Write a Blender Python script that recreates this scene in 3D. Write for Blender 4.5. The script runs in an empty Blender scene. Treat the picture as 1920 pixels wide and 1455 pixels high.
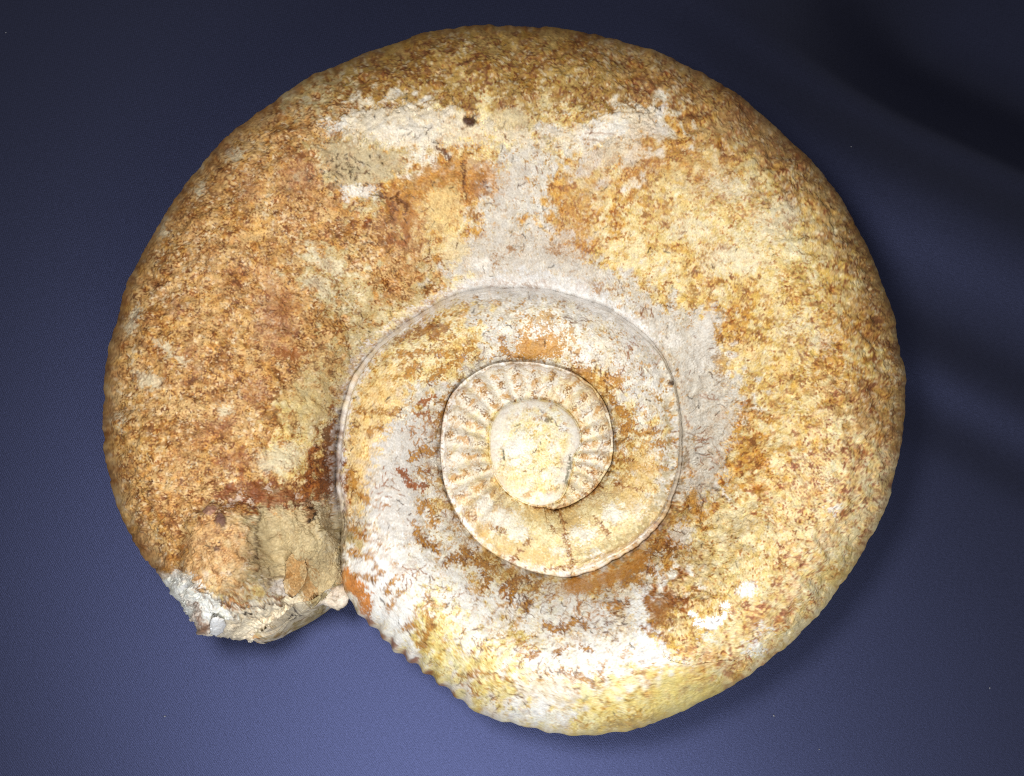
import bpy, math, random
import numpy as np

# ------------------------------------------------------------------ camera, world, lamps, exposure
S = 0.0002                      # one unit of the survey (one photo pixel at the shell) in metres
TILT = math.radians(13)
DIST = 2750.0
TGT = np.array([0.0, 0.0, 200.0])
ct, st = math.cos(TILT), math.sin(TILT)
CAM = TGT + DIST * np.array([0.0, -st, ct])
FWD, UP, RIGHT = np.array([0, st, -ct]), np.array([0, ct, st]), np.array([1.0, 0, 0])
PW, PH = 1920.0, 1455.0

scene = bpy.context.scene
cd = bpy.data.cameras.new('camera')
cam = bpy.data.objects.new('camera', cd)
scene.collection.objects.link(cam)
cam.location = [float(v) * S for v in CAM]
cam.rotation_euler = (TILT, 0, 0)
cd.sensor_fit = 'HORIZONTAL'
cd.sensor_width = 36.0
cd.lens = 36.0 * DIST / PW
cd.clip_start = 0.01
cd.clip_end = 50
scene.camera = cam

world = bpy.data.worlds.new("World")
scene.world = world
world.use_nodes = True
bg = world.node_tree.nodes['Background']
bg.inputs[0].default_value = (1.0, 0.98, 0.96, 1)
bg.inputs[1].default_value = 0.16


def area(name, loc, target, size, power, color):
    ld = bpy.data.lights.new(name, 'AREA')
    ld.shape = 'DISK'
    ld.size = size * S
    ld.energy = power
    ld.color = color
    o = bpy.data.objects.new(name, ld)
    scene.collection.objects.link(o)
    o.location = [v * S for v in loc]
    d = np.array(target, float) - np.array(loc, float)
    from mathutils import Vector
    o.rotation_euler = Vector(d).to_track_quat('-Z', 'Y').to_euler()
    return o


area('flash_lamp', (-430, -300, 2850), (0, -60, 150), 480, 1.7, (1.0, 0.985, 0.96))
area('window_lamp', (120, -1880, 2480), (0, -200, 100), 1200, 2.35, (0.96, 0.985, 1.0))

scene.cycles.use_denoising = False
scene.cycles.filter_width = 1.1
scene.view_settings.view_transform = 'Standard'
scene.view_settings.look = 'None'
scene.view_settings.exposure = 0
scene.view_settings.gamma = 1
scene.view_settings.use_curve_mapping = False

rng = np.random.default_rng(7)

# ------------------------------------------------------------------ survey frame: photo pixel <-> place


def unproject(x, y, z):
    """survey point seen at (x, y), lying at height z above the cloth"""
    x, y, z = np.broadcast_arrays(np.asarray(x, float), np.asarray(y, float), np.asarray(z, float))
    dx, dy = (x - PW / 2), (PH / 2 - y)
    dirv = FWD * DIST + dx[..., None] * RIGHT + dy[..., None] * UP
    t = (z - CAM[2]) / dirv[..., 2]
    return CAM + dirv * t[..., None]


def project(P):
    d = P - CAM
    w = d @ FWD
    return PW / 2 + DIST * (d @ RIGHT) / w, PH / 2 - DIST * (d @ UP) / w


# ------------------------------------------------------------------ the stone's colour and relief charts (numpy noise)
GX0, GY0, GW, GH = -64, -40, 2048, 1536
fy = np.fft.fftfreq(GH)[:, None]
fx = np.fft.rfftfreq(GW)[None, :]
_fr = np.sqrt(fx * fx + fy * fy) + 1e-9
YY, XX = np.mgrid[0:GH, 0:GW].astype(np.float32)
XX += GX0
YY += GY0


def band(lo, hi, slope=0.0, ang=None, stretch=1.0):
    """random field with wavelengths lo..hi (pixels), unit variance; optionally stretched along ang"""
    n = np.fft.rfft2(rng.standard_normal((GH, GW)).astype(np.float32))
    if ang is not None:
        a = math.radians(ang)
        u = fx * math.cos(a) - fy * math.sin(a)
        v = fx * math.sin(a) + fy * math.cos(a)
        f = np.sqrt((u * stretch) ** 2 + v * v) + 1e-9
    else:
        f = _fr
    m = 1 / (1 + (f * lo) ** 6) * (1 - 1 / (1 + (f * hi) ** 4)) * f ** (-slope)
    r = np.fft.irfft2(n * m, s=(GH, GW)).astype(np.float32)
    return (r - r.mean()) / r.std()


def samp(img, x, y):
    x = np.clip(x - GX0, 0, GW - 2.001)
    y = np.clip(y - GY0, 0, GH - 2.001)
    ix = x.astype(np.int32)
    iy = y.astype(np.int32)
    fx_, fy_ = (x - ix).astype(np.float32), (y - iy).astype(np.float32)
    if img.ndim == 3:
        fx_, fy_ = fx_[..., None], fy_[..., None]
    return (img[iy, ix] * (1 - fx_) + img[iy, ix + 1] * fx_) * (1 - fy_) + (img[iy + 1, ix] * (1 - fx_) + img[iy + 1, ix + 1] * fx_) * fy_


def sstep(a, b, x):
    t = np.clip((x - a) / (b - a), 0, 1)
    return t * t * (3 - 2 * t)


def lin(c):
    c = np.asarray(c, float) / 255.0
    return np.where(c <= 0.04045, c / 12.92, ((c + 0.055) / 1.055) ** 2.4)


def thr(d):
    """threshold of a unit normal field that leaves the share d above it"""
    d = np.clip(d, 0.002, 0.998)
    return 1.702 ** -1 * np.log((1 - d) / d)


# kinds of surface: ground colours, stain colours, stain share, fine/coarse, dark specks, dendrite share
KINDS = {
    #      ground A         ground B         stain A          stain B       share fine speck dend
    'T': ((215, 180, 126), (200, 158, 98), (166, 110, 56), (138, 90, 52), .52, .8, .085, 0),
    'B': ((188, 158, 98), (172, 138, 72), (142, 92, 46), (150, 100, 62), .46, .55, .035, 0),
    'M': ((204, 172, 116), (188, 150, 88), (164, 108, 66), (150, 98, 62), .48, .6, .02, 0),
    'C': ((228, 208, 156), (212, 180, 104), (170, 116, 70), (188, 142, 80), .34, .35, .012, 0),
    'K': ((232, 216, 172), (220, 196, 132), (190, 128, 70), (206, 160, 92), .16, .40, .012, 0),
    'O': ((214, 180, 112), (204, 158, 78), (172, 108, 46), (166, 112, 60), .42, .45, .015, 0),
    'W': ((230, 222, 208), (222, 208, 182), (208, 180, 130), (200, 160, 100), .08, .5, .012, .03),
    'G': ((214, 208, 198), (208, 199, 182), (196, 166, 112), (180, 132, 74), .14, .6, .02, .07),
    'Y': ((234, 222, 172), (226, 206, 136), (208, 174, 96), (196, 160, 86), .24, .5, .010, .06),
    'P': ((236, 218, 172), (228, 198, 136), (186, 130, 98), (176, 118, 80), .36, .40, .012, 0),
    'V': ((206, 190, 150), (196, 172, 120), (170, 120, 60), (150, 100, 50), .18, .6, .03, .03),
    'Q': ((190, 172, 130), (176, 158, 116), (160, 132, 84), (196, 182, 146), .30, .7, .012, 0),
    'X': ((232, 228, 220), (234, 226, 206), (206, 166, 98), (192, 144, 72), .10, .6, .015, .17),
    'I': ((232, 218, 178), (224, 200, 138), (202, 156, 80), (186, 134, 60), .26, .65, .015, .12),
    'L': ((240, 232, 212), (236, 218, 166), (226, 194, 122), (232, 208, 150), .22, .2, .004, 0),
    'R': ((170, 110, 52), (150, 92, 42), (120, 64, 28), (104, 54, 26), .45, .6, .05, 0),
}
CHART = """
BBBBBBBBBBBBBBBBBBBBBBBBBBBBBB
BBBBBBBBBBBBBBBBBBMMMMMMMMMMMM
TTTTTTTTVVBBBBBBBBMMMMMMMMMMMM
TTTTTTTTTTWWWKKVKBWWMMMMMMMMMM
TTTTTTTTTVVVWOKGGWWOOCMMMMMMMM
TTTTTTTTTTVOOOGGOKOCCKCMMMMMMM
TTTTTTTTTTTRKOGGOOKCKKKCMMMMMM
TTTTTTTTTVTTTKGGGCKKCKKKCMMMMM
TTTTTTTTTVVTVGGGGGGCCCCCCMMMMM
TTTTTTTTTTVVIIGXXGGGGOCCOMMMMM
TTTTTTTTTTVIIIGXXWGGGCCCOCMMMM
TTTTTTTTTVIIGXXXKIGXGGCCMMMMMM
TTTTTTTTKVIGXWLLLXIGGOKCPMMMMM
TTTTTTTTKRIGXWLLLXIGGOOPPPPPPP
TTTTTTTRTRIGXIILIIIGOKPPPPPPPP
TTTTTTTQQQGGXXIIIIIOKVKPPPPPPP
TTTTTTTQQQXXGXIIYIOXVKKPKKKKKK
WWWWWWKGQQXXYXXXXGWRCKPPKKKKKK
WWWWWWWGQQXWYYWYIGWCCPPKKKKKKK
WWWWWWWWWXXWYYYXWXWPPPKKKKKKKK
WWWWWWWWWWWWWWYWWYYYYYYYYYYYYY
WWWWWWWWWWWWWWWYYYYYYYYYYYYYYY
WWWWWWWWWWWWWWWYYYYYYYYYYYYYYY
""".split()


def upcell(a, c=64.0):
    """smooth upsampling of a chart of cells to the raster"""
    h, w = a.shape
    u = (XX + WARPX) / c - 0.5
    v = (YY + WARPY) / c - 0.5
    u = np.clip(u, 0, w - 1.001)
    v = np.clip(v, 0, h - 1.001)
    iu, iv = u.astype(int), v.astype(int)
    fu, fv = u - iu, v - iv
    return (a[iv, iu] * (1 - fu) + a[iv, iu + 1] * fu) * (1 - fv) + (a[iv + 1, iu] * (1 - fu) + a[iv + 1, iu + 1] * fu) * fv


WARPX = band(18, 110, 1.0) * 22 + band(5, 16) * 4
WARPY = band(18, 110, 1.0) * 22 + band(5, 16) * 4
codes = np.array([[ord(c) for c in r] for r in CHART])
kinds = sorted(KINDS)


def tone(c, s=1.0):
    c = lin(c)
    y = c @ np.array([.2126, .7152, .0722])
    return y + (c - y) * s


prop = np.array([np.concatenate([tone(KINDS[k][i]) for i in range(4)] + [np.array(KINDS[k][4:])]) for k in kinds])
wsum = np.zeros((GH, GW), np.float32)
acc = np.zeros((GH, GW, 16), np.float32)
patch = band(14, 70, 0.8)
for i, k in enumerate(kinds):
    w = upcell((codes == ord(k)).astype(np.float32))
    patch = np.roll(patch, (211, 337), (0, 1))
    w = np.where(w > 0.01, np.exp(7.0 * (w + 0.16 * patch)) * np.clip(w * 6, 0, 1), 0).astype(np.float32)
    wsum += w
    acc += w[..., None] * prop[i].astype(np.float32)
acc /= np.maximum(wsum, 1e-6)[..., None]

lowA = band(40, 220, 1.0)
midA = band(14, 60, 0.6)
fineA = band(3.0, 9)
stainF = 0.85 * band(4.2, 12, 0.3) + 0.38 * band(12, 40, 0.5) + 0.22 * lowA
stainC = 0.75 * band(6.5, 18, .3) + 0.6 * band(15, 44, 0.6, 20, 1.5) + 0.3 * lowA
stainF /= stainF.std()
stainC /= stainC.std()
mixAB = sstep(-1.0, 1.0, 0.7 * midA + 0.5 * lowA + 0.35 * fineA)
ground = acc[..., 0:3] * (1 - mixAB[..., None]) + acc[..., 3:6] * mixAB[..., None]
hue = sstep(-.9, .9, np.roll(midA, (400, 300), (0, 1)) + .3 * fineA)[..., None]
stcol = acc[..., 6:9] * (1 - hue) + acc[..., 9:12] * hue
share = np.clip(acc[..., 12] * .86 * (1 + .2 * np.roll(lowA, (77, 411), (0, 1)) + .2 * np.roll(midA, (31, 200), (0, 1))), .02, .9)
fine = np.clip(acc[..., 13] + .25 * np.roll(lowA, (600, 900), (0, 1)), 0, 1)
sf = stainF * fine + stainC * (1 - fine)
sf /= np.sqrt(fine ** 2 + (1 - fine) ** 2)
tt = thr(share)
vary = sstep(-1.3, 1.1, np.roll(midA, (150, 90), (0, 1)) + .5 * np.roll(fineA, 71, 1))
stain = sstep(tt - 0.24, tt + 0.16, sf) * (0.5 + 0.5 * vary)
core_ = sstep(tt + .45, tt + 1.0, sf + .25 * fineA)
pale = sstep(.85, 1.3, band(8, 30, .5) + .45 * np.roll(lowA, (250, 700), (0, 1))) * (1 - stain) * .5
ALB = ground * (1 - pale[..., None]) + (.25 * ground + .75 * tone((238, 230, 208))) * pale[..., None]
ALB = ALB * (1 - stain[..., None]) + stcol * (1 - .34 * core_[..., None]) * stain[..., None]
veil = sstep(.3, 1.6, np.roll(lowA, (333, 555), (0, 1)) + .5 * np.roll(midA, 99, 0)) * np.clip(share * 2.2, 0, 1)
ALB = ALB * (1 - .35 * veil[..., None]) + (.55 * stcol + .45 * ground) * .35 * veil[..., None]
grain = band(3.2, 9, .3)
olive = sstep(.4, 1.5, np.roll(midA, (222, 612), (0, 1)) + .8 * np.roll(lowA, (111, 512), (0, 1))) * np.clip(share * 2.4, 0, 1)
pink = sstep(.4, 1.5, np.roll(midA, (422, 212), (0, 1)) + .8 * np.roll(lowA, (811, 112), (0, 1))) * np.clip(share * 2.4, 0, 1)
ALB = ALB * (1 - .42 * olive[..., None]) + ALB * tone((222, 204, 132)) * 1.45 * .42 * olive[..., None]
ALB = ALB * (1 - .34 * pink[..., None]) + ALB * tone((210, 184, 164)) * 1.45 * .34 * pink[..., None]
ALB *= (1 + .10 * np.clip(grain, -2.2, 2.2) + .05 * np.clip(np.roll(midA, 511, 1), -2, 2))[..., None]
HGT = np.zeros((GH, GW), np.float32)
rough = .35 + 1.1 * np.clip(share * 2.2, 0, 1)
HGT += 2.2 * band(60, 200, 1) + rough * (.55 * band(16, 60, .6) + 0.22 * band(6, 18) + 0.11 * band(3, 7))
HGT += .5 * stain * np.clip(share * 3, 0, 1)
HGT += (.6 + .6 * np.clip(share * 2, 0, 1)) * band(26, 90, .5)
for off_, w_, h_ in (((0, 0), .55, 1.7), ((301, 455), .9, 1.3)):          # thin crusts with broken edges
    f_ = np.roll(band(12, 70, .9), off_, (0, 1)) + .18 * np.roll(fineA, 200, 0)
    HGT += h_ * sstep(w_ - .05, w_ + .06, f_)


def blend(mask, col, k=1.0):
    global ALB
    m = (mask * k)[..., None]
    ALB = ALB * (1 - m) + np.asarray(col, np.float32) * m


# dendrites: ragged ochre blotches with dark serrated rims
rag = band(3.5, 9)
den = 0.8 * band(12, 60, .7) + 0.35 * band(6, 14) + 0.22 * rag
den /= den.std()
td = thr(np.clip(acc[..., 15] * 1.0, 0.0005, .6))
fill = sstep(td - .04, td + .10, den) * (acc[..., 15] > .01)
rim = np.exp(-((den - td - 0.02) / 0.11) ** 2) * sstep(-.2, .5, rag + .4 * midA) * (acc[..., 15] > .01)
blend(fill, tone((198, 148, 72)), .7)
blend(np.clip(rim, 0, 1), tone((118, 72, 30)), .88)
HGT -= 0.5 * fill
# small dark specks and short threads
sp = band(3.6, 8)
ts = thr(acc[..., 14] * 0.6)
speck = sstep(ts - .1, ts + .25, sp + .25 * midA)
blend(speck, lin((70, 40, 18)), .8)
HGT -= 1.3 * speck

# ------------------------------------------------------------------ marks with a shape of their own (read off the stone)
def sdist(pts, pad, amp, closed):
    """signed distance to a polygon (inside negative) or distance to a polyline, with ragged coordinates; returns window and values"""
    pts = np.asarray(pts, float)
    x0, y0 = (pts.min(0) - pad - GX0 * 1 - [0, GY0 - GX0]).astype(int)
    x1, y1 = (pts.max(0) + pad - GX0 * 1 - [0, GY0 - GX0]).astype(int) + 1
    x0, y0, x1, y1 = max(x0, 0), max(y0, 0), min(x1, GW), min(y1, GH)
    sl = (slice(y0, y1), slice(x0, x1))
    x = XX[sl] + amp * RAGX[sl]
    y = YY[sl] + amp * RAGY[sl]
    d = np.full(x.shape, 1e9, np.float32)
    ins = np.zeros(x.shape, bool)
    n = len(pts)
    for i in range(n if closed else max(n - 1, 1)):
        a, b_ = pts[i], pts[(i + 1) % n]
        ab = b_ - a
        t = np.clip(((x - a[0]) * ab[0] + (y - a[1]) * ab[1]) / (ab @ ab + 1e-9), 0, 1)
        d = np.minimum(d, (x - a[0] - t * ab[0]) ** 2 + (y - a[1] - t * ab[1]) ** 2)
        if closed:
            c = (a[1] > y) != (b_[1] > y)
            ins ^= c & (x < (b_[0] - a[0]) * (y - a[1]) / (b_[1] - a[1] + 1e-12) + a[0])
    d = np.sqrt(d)
    return sl, np.where(ins, -d, d) if closed else d


RAGX = .55 * band(4, 14, .3) + .6 * band(12, 50, .6)
RAGY = .55 * band(4, 14, .3) + .6 * band(12, 50, .6)


def put(sl, m, col, k, dh=0.0, tex=.5):
    c = tone(col, .95).astype(np.float32)
    if tex:
        c = c * (1 + tex * (.14 * np.clip(grain[sl], -2, 2) + .12 * np.clip(midA[sl], -2, 2)))[..., None]
    m = (m * k).astype(np.float32)
    ALB[sl] = ALB[sl] * (1 - m[..., None]) + c * m[..., None]
    if dh:
        HGT[sl] += dh * m


def area_mark(pts, col, k=.9, feather=4, amp=6, dh=0.0, keep_stain=0.25, tex=.7):
    feather, amp = feather * 1.5, amp * 1.3
    sl, d = sdist(pts, feather + 3 * amp, amp, True)
    m = sstep(feather, -feather, d + 2.5 * grain[sl] + 3 * midA[sl])
    if keep_stain:
        m = m * (1 - keep_stain * stain[sl])
    put(sl, m, col, k, dh, tex)


def line_mark(pts, w, col, k=.9, amp=3, dh=0.0, soft=1.5, tex=.5):
    sl, d = sdist(pts, w + 3 * amp + 3, amp, False)
    put(sl, sstep(w / 2 + soft, w / 2 - soft, d), col, k, dh, tex)


def spot(x, y, rx, ry, col, k=.9, amp=3, feather=.25, dh=0.0, rot=0.0, keep_stain=0.0):
    R_ = max(rx, ry) + 3 * amp + 4
    x0, y0 = int(max(x - R_ - GX0, 0)), int(max(y - R_ - GY0, 0))
    sl = (slice(y0, int(y + R_ - GY0)), slice(x0, int(x + R_ - GX0)))
    u = XX[sl] + amp * RAGX[sl] - x
    v = YY[sl] + amp * RAGY[sl] - y
    c_, s_ = math.cos(math.radians(rot)), math.sin(math.radians(rot))
    q = np.sqrt(((u * c_ + v * s_) / rx) ** 2 + ((-u * s_ + v * c_) / ry) ** 2)
    m = sstep(1 + feather, 1 - feather, q)
    if keep_stain:
        m = m * (1 - keep_stain * stain[sl])
    put(sl, m, col, k, dh)


WHITE, CHALK, GREY, RUST, DARK, OCHRE = (236, 230, 220), (230, 220, 202), (204, 196, 182), (160, 96, 40), (92, 48, 18), (206, 146, 58)
# worn crest and scars at the top
area_mark([(600, 232), (640, 222), (700, 195), (760, 200), (850, 205), (900, 228), (960, 236), (1030, 258), (1085, 232), (1150, 213), (1235, 203), (1215, 240),
           (1170, 262), (1100, 277), (1000, 272), (930, 264), (860, 272), (760, 278), (690, 262), (620, 246)], (226, 211, 184), .75, 3.5, 8, keep_stain=.35, dh=-5)
area_mark([(1075, 262), (1110, 235), (1160, 222), (1180, 240), (1160, 255), (1120, 272)], WHITE, .8, 5, 5)
area_mark([(598, 232), (650, 223), (668, 232), (640, 245)], WHITE, .8, 3, 4)
area_mark([(690, 240), (790, 225), (840, 235), (790, 262), (720, 262)], (236, 228, 214), .6, 8, 8)
spot(1240, 205, 8, 16, WHITE, .8, rot=25)
area_mark([(600, 266), (650, 262), (740, 285), (765, 312), (700, 345), (645, 352), (618, 325)], (196, 178, 142), .75, 3, 4, dh=-3.0)
area_mark([(596, 268), (612, 268), (640, 345), (632, 352)], (176, 150, 106), .7, 3, 3)
area_mark([(640, 352), (700, 345), (710, 362), (650, 374)], WHITE, .85, 3, 4)
area_mark([(1115, 265), (1165, 262), (1165, 300), (1140, 318), (1130, 300)], (206, 190, 162), .8, 3, 4, dh=-2)
line_mark([(1098, 250), (1120, 249), (1155, 253)], 2.5, (150, 104, 62), .6, .8)
line_mark([(1096, 262), (1118, 262), (1130, 266)], 2.5, (150, 104, 62), .6, .8)
spot(880, 228, 13, 9, (72, 34, 10), .95, 2, dh=-9)
spot(955, 222, 34, 20, (206, 188, 150), .7, 5)
# ochre field with dark iron streaks
area_mark([(722, 350), (800, 318), (850, 285), (930, 300), (962, 340), (925, 372), (872, 384), (800, 366), (795, 425), (765, 440), (735, 395)], (186, 130, 58), .65, 4, 8, keep_stain=.4)
area_mark([(790, 372), (835, 345), (862, 350), (866, 400), (850, 432), (805, 445)], (226, 196, 134), .85, 5, 7)
area_mark([(870, 330), (905, 320), (925, 345), (900, 372), (872, 372)], (160, 102, 42), .6, 3, 7)
for p, w_ in (([(712, 366), (735, 372), (752, 360)], 6), ([(735, 372), (740, 395), (728, 420)], 5), ([(868, 302), (870, 335), (872, 372)], 4), ([(818, 275), (835, 285), (842, 300)], 8),
              ([(868, 290), (890, 286)], 3), ([(803, 455), (806, 470), (800, 485)], 4), ([(745, 375), (765, 385), (760, 405)], 6), ([(905, 340), (918, 352)], 5)):
    line_mark(p, w_, (98, 54, 16), .85, 2.5)
# bare grey mould between crest and umbilicus
area_mark([(935, 310), (985, 288), (1010, 300), (985, 345), (960, 400), (975, 440), (1040, 448), (1088, 468), (1112, 505), (1165, 545), (1130, 556), (1060, 528), (985, 520), (900, 525),
           (838, 508), (862, 468), (915, 430), (915, 395)], (206, 197, 184), .82, 10, 12, tex=.4, keep_stain=.35)
spot(852, 470, 26, 26, (226, 206, 160), .7, 5)
spot(902, 497, 22, 12, WHITE, .6, 5)
for x, y in ((1037, 470), (1092, 540), (1120, 538), (1150, 540), (960, 470), (930, 490)):
    spot(x, y, 9, 8, (164, 112, 48), .75, 7, .5)
area_mark([(905, 520), (1000, 508), (1100, 528), (1180, 585), (1240, 640), (1215, 655), (1150, 600), (1060, 556), (950, 548), (850, 560)], (222, 220, 218), .7, 6, 8, tex=.3)
# grey flank right of the umbilicus, with a torn flake of shell
area_mark([(1180, 562), (1245, 600), (1290, 622), (1318, 590), (1336, 575), (1342, 660), (1345, 705), (1382, 740), (1372, 800), (1356, 860), (1350, 905), (1325, 935), (1298, 960),
           (1290, 860), (1284, 760), (1255, 665), (1210, 610)], (210, 203, 190), .8, 7, 9, tex=.4, keep_stain=.3)
area_mark([(1310, 596), (1336, 573), (1341, 640), (1343, 702), (1322, 690), (1300, 700), (1296, 640)], (216, 210, 200), .7, 2.0, 2, dh=4.0, tex=.4)
line_mark([(1337, 610), (1352, 640), (1362, 668), (1356, 700)], 4, (190, 150, 80), .7, 2)
area_mark([(1342, 655), (1362, 672), (1352, 715), (1345, 705)], (176, 130, 60), .6, 3, 3)
spot(1262, 640, 16, 10, WHITE, .8, 4)
spot(1298, 940, 9, 28, (212, 160, 70), .8, 3)
spot(1275, 1000, 24, 20, WHITE, .75, 6)
line_mark([(1338, 905), (1352, 918), (1366, 936)], 5, WHITE, .8, 2, dh=2)
line_mark([(1336, 912), (1350, 928), (1362, 938)], 3, DARK, .6, 2)
for p in ([(1310, 742), (1330, 748), (1345, 750)], [(1318, 738), (1328, 748)], [(1334, 738), (1340, 752)], [(1240, 668), (1225, 690)], [(1288, 842), (1292, 880)], [(1338, 838), (1352, 860)], [(1285, 780), (1290, 800)]):
    line_mark(p, 2.2, (150, 90, 40), .7, 1.5)
spot(1256, 720, 5, 5, (70, 50, 36), .9, 1, dh=-5)
# lower left: dendrites on white
area_mark([(650, 1040), (700, 1030), (745, 1050), (790, 1110), (770, 1190), (800, 1260), (760, 1230), (700, 1165), (655, 1120)], (240, 238, 234), .8, 6, 8, tex=.3)
area_mark([(725, 795), (800, 782), (822, 830), (802, 880), (772, 905), (792, 955), (782, 1012), (722, 1012), (690, 960), (680, 905), (700, 850)], (214, 208, 200), .85, 5, 8, tex=.3)
area_mark([(668, 735), (740, 690), (770, 740), (735, 790), (700, 850), (688, 930), (664, 990), (648, 930), (648, 820)], (238, 202, 136), .6, 6, 8, keep_stain=.6)
area_mark([(635, 1083), (652, 1066), (664, 1083), (678, 1088), (692, 1114), (700, 1141), (689, 1157), (679, 1148), (675, 1130), (655, 1112), (639, 1104)], (208, 132, 46), .95, 2, 4)
DEND = [([(652, 988), (680, 1002), (702, 1016), (722, 1022)], 9), ([(655, 1036), (690, 1044), (722, 1038), (738, 1064), (762, 1072)], 8), ([(663, 1078), (690, 1080), (706, 1092)], 5),
        ([(722, 1112), (745, 1080), (765, 1066), (777, 1050)], 8), ([(728, 1142), (744, 1116), (762, 1104)], 6), ([(788, 1214), (804, 1182), (814, 1160)], 8), ([(752, 1182), (774, 1170), (792, 1190)], 5),
        ([(773, 980), (786, 1005), (800, 1018), (818, 1027)], 9), ([(786, 956), (802, 944), (812, 962), (816, 982)], 8), ([(835, 1062), (850, 1040), (872, 1052)], 6), ([(868, 1030), (890, 1050), (930, 1070)], 9),
        ([(905, 1072), (918, 1090), (902, 1108)], 5), ([(942, 1112), (952, 1096), (968, 1086), (992, 1086)], 8), ([(957, 1127), (966, 1100)], 9), ([(985, 1146), (992, 1126)], 9), ([(996, 1112), (1012, 1090)], 6),
        ([(1018, 1166), (1040, 1182), (1066, 1176), (1078, 1160), (1102, 1176)], 8), ([(984, 1232), (1012, 1224)], 5), ([(1040, 1226), (1062, 1214)], 5), ([(1090, 1214), (1112, 1222)], 5),
        ([(1045, 1256), (1080, 1266), (1112, 1282), (1128, 1292)], 4), ([(1132, 1238), (1126, 1282)], 4), ([(1110, 1130), (1150, 1140), (1178, 1130)], 9), ([(1060, 1100), (1080, 1085)], 9),
        ([(1165, 1100), (1180, 1085), (1200, 1092)], 9), ([(1180, 1080), (1210, 1050), (1235, 1010)], 10), ([(1196, 1062), (1226, 1072)], 8), ([(860, 1270), (905, 1262), (960, 1275)], 4),
        ([(800, 1120), (812, 1140)], 7), ([(700, 1060), (712, 1072), (704, 1090)], 5), ([(1160, 1230), (1200, 1222), (1235, 1232)], 5),
        ([(745, 664), (798, 660), (832, 662)], 7), ([(765, 702), (782, 684)], 14), ([(800, 716), (836, 690), (870, 666), (886, 650)], 9), ([(828, 786), (840, 752), (852, 730)], 8),
        ([(940, 636), (946, 660), (958, 670)], 6), ([(668, 770), (720, 775), (750, 770)], 5), ([(690, 812), (715, 806)], 8), ([(655, 880), (668, 900), (660, 915)], 9), ([(655, 925), (680, 930), (690, 945)], 6),
        ([(772, 862), (790, 842), (815, 850)], 9), ([(780, 880), (800, 888)], 6), ([(1140, 740), (1180, 790), (1170, 830)], 9), ([(1200, 840), (1240, 830), (1265, 828)], 6), ([(1180, 872), (1220, 880), (1250, 876)], 6),
        ([(1165, 800), (1200, 812), (1235, 808)], 6), ([(1170, 900), (1150, 925)], 8), ([(1128, 990), (1140, 1010)], 5), ([(1050, 990), (1062, 1020), (1070, 1045)], 5), ([(905, 965), (915, 980)], 5), ([(955, 950), (930, 985), (900, 990)], 6)]
brng = random.Random(11)


def fern(p, w_, col):
    """side twigs along a dendrite stem"""
    p = np.asarray(p, float)
    for a_, b_ in zip(p[:-1], p[1:]):
        L_ = np.hypot(*(b_ - a_))
        th_ = math.atan2(b_[1] - a_[1], b_[0] - a_[0])
        for _ in range(int(L_ / 6.0)):
            q_ = a_ + (b_ - a_) * brng.random()
            t_ = th_ + brng.choice((-1, 1)) * brng.uniform(.7, 1.7)
            l_ = brng.uniform(.5, 1.15) * (w_ * .8 + 4)
            e_ = q_ + l_ * np.array([math.cos(t_), math.sin(t_)])
            m_ = (q_ + e_) / 2 + [brng.uniform(-1.5, 1.5), brng.uniform(-1.5, 1.5)]
            line_mark([q_, m_, e_], brng.uniform(1.5, 2.8), col, .8, .9, soft=.8, tex=.3)
            if brng.random() < .5:
                line_mark([m_, e_], brng.uniform(1.4, 2.4), (104, 62, 26), .8, .4, soft=.7, tex=0)


for p, w_ in DEND:
    fern(p, w_, brng.choice([(150, 92, 38), (176, 114, 48), (134, 82, 36)]))
    line_mark(p, w_ + 2.5, (140, 88, 38), .7, 4.5, soft=1.5)
    line_mark(p, w_ * .7, (198, 146, 66), .85, 4.5, dh=-.6)
area_mark([(960, 670), (976, 636), (986, 591), (995, 588), (993, 630), (1013, 638), (1020, 623), (1040, 623), (1043, 638), (1062, 644), (1052, 668), (986, 674)], (204, 148, 58), .85, 2.5, 5)
area_mark([(1000, 590), (1040, 585), (1050, 600), (1020, 612)], (204, 158, 80), .7, 3, 6)
area_mark([(1062, 688), (1086, 683), (1110, 692), (1126, 708), (1152, 704), (1163, 694), (1165, 722), (1140, 726), (1110, 716)], (196, 138, 52), .85, 2.5, 4)
area_mark([(745, 640), (768, 616), (800, 604), (832, 606), (842, 622), (820, 640), (790, 628)], (160, 104, 46), .8, 3, 6, keep_stain=.3)
line_mark([(752, 883), (765, 905), (780, 915), (797, 912)], 13, (154, 84, 30), .9, 4)
line_mark([(784, 756), (812, 744)], 9, (160, 92, 34), .9, 3)
line_mark([(780, 776), (804, 776), (813, 796)], 6, (150, 84, 32), .85, 3)
area_mark([(875, 1102), (882, 1118), (898, 1122), (918, 1106), (912, 1094), (890, 1096)], (196, 150, 76), .8, 3, 3)
line_mark([(875, 1092), (876, 1108), (888, 1122), (905, 1120)], 4, (112, 62, 22), .85, 2)
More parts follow.
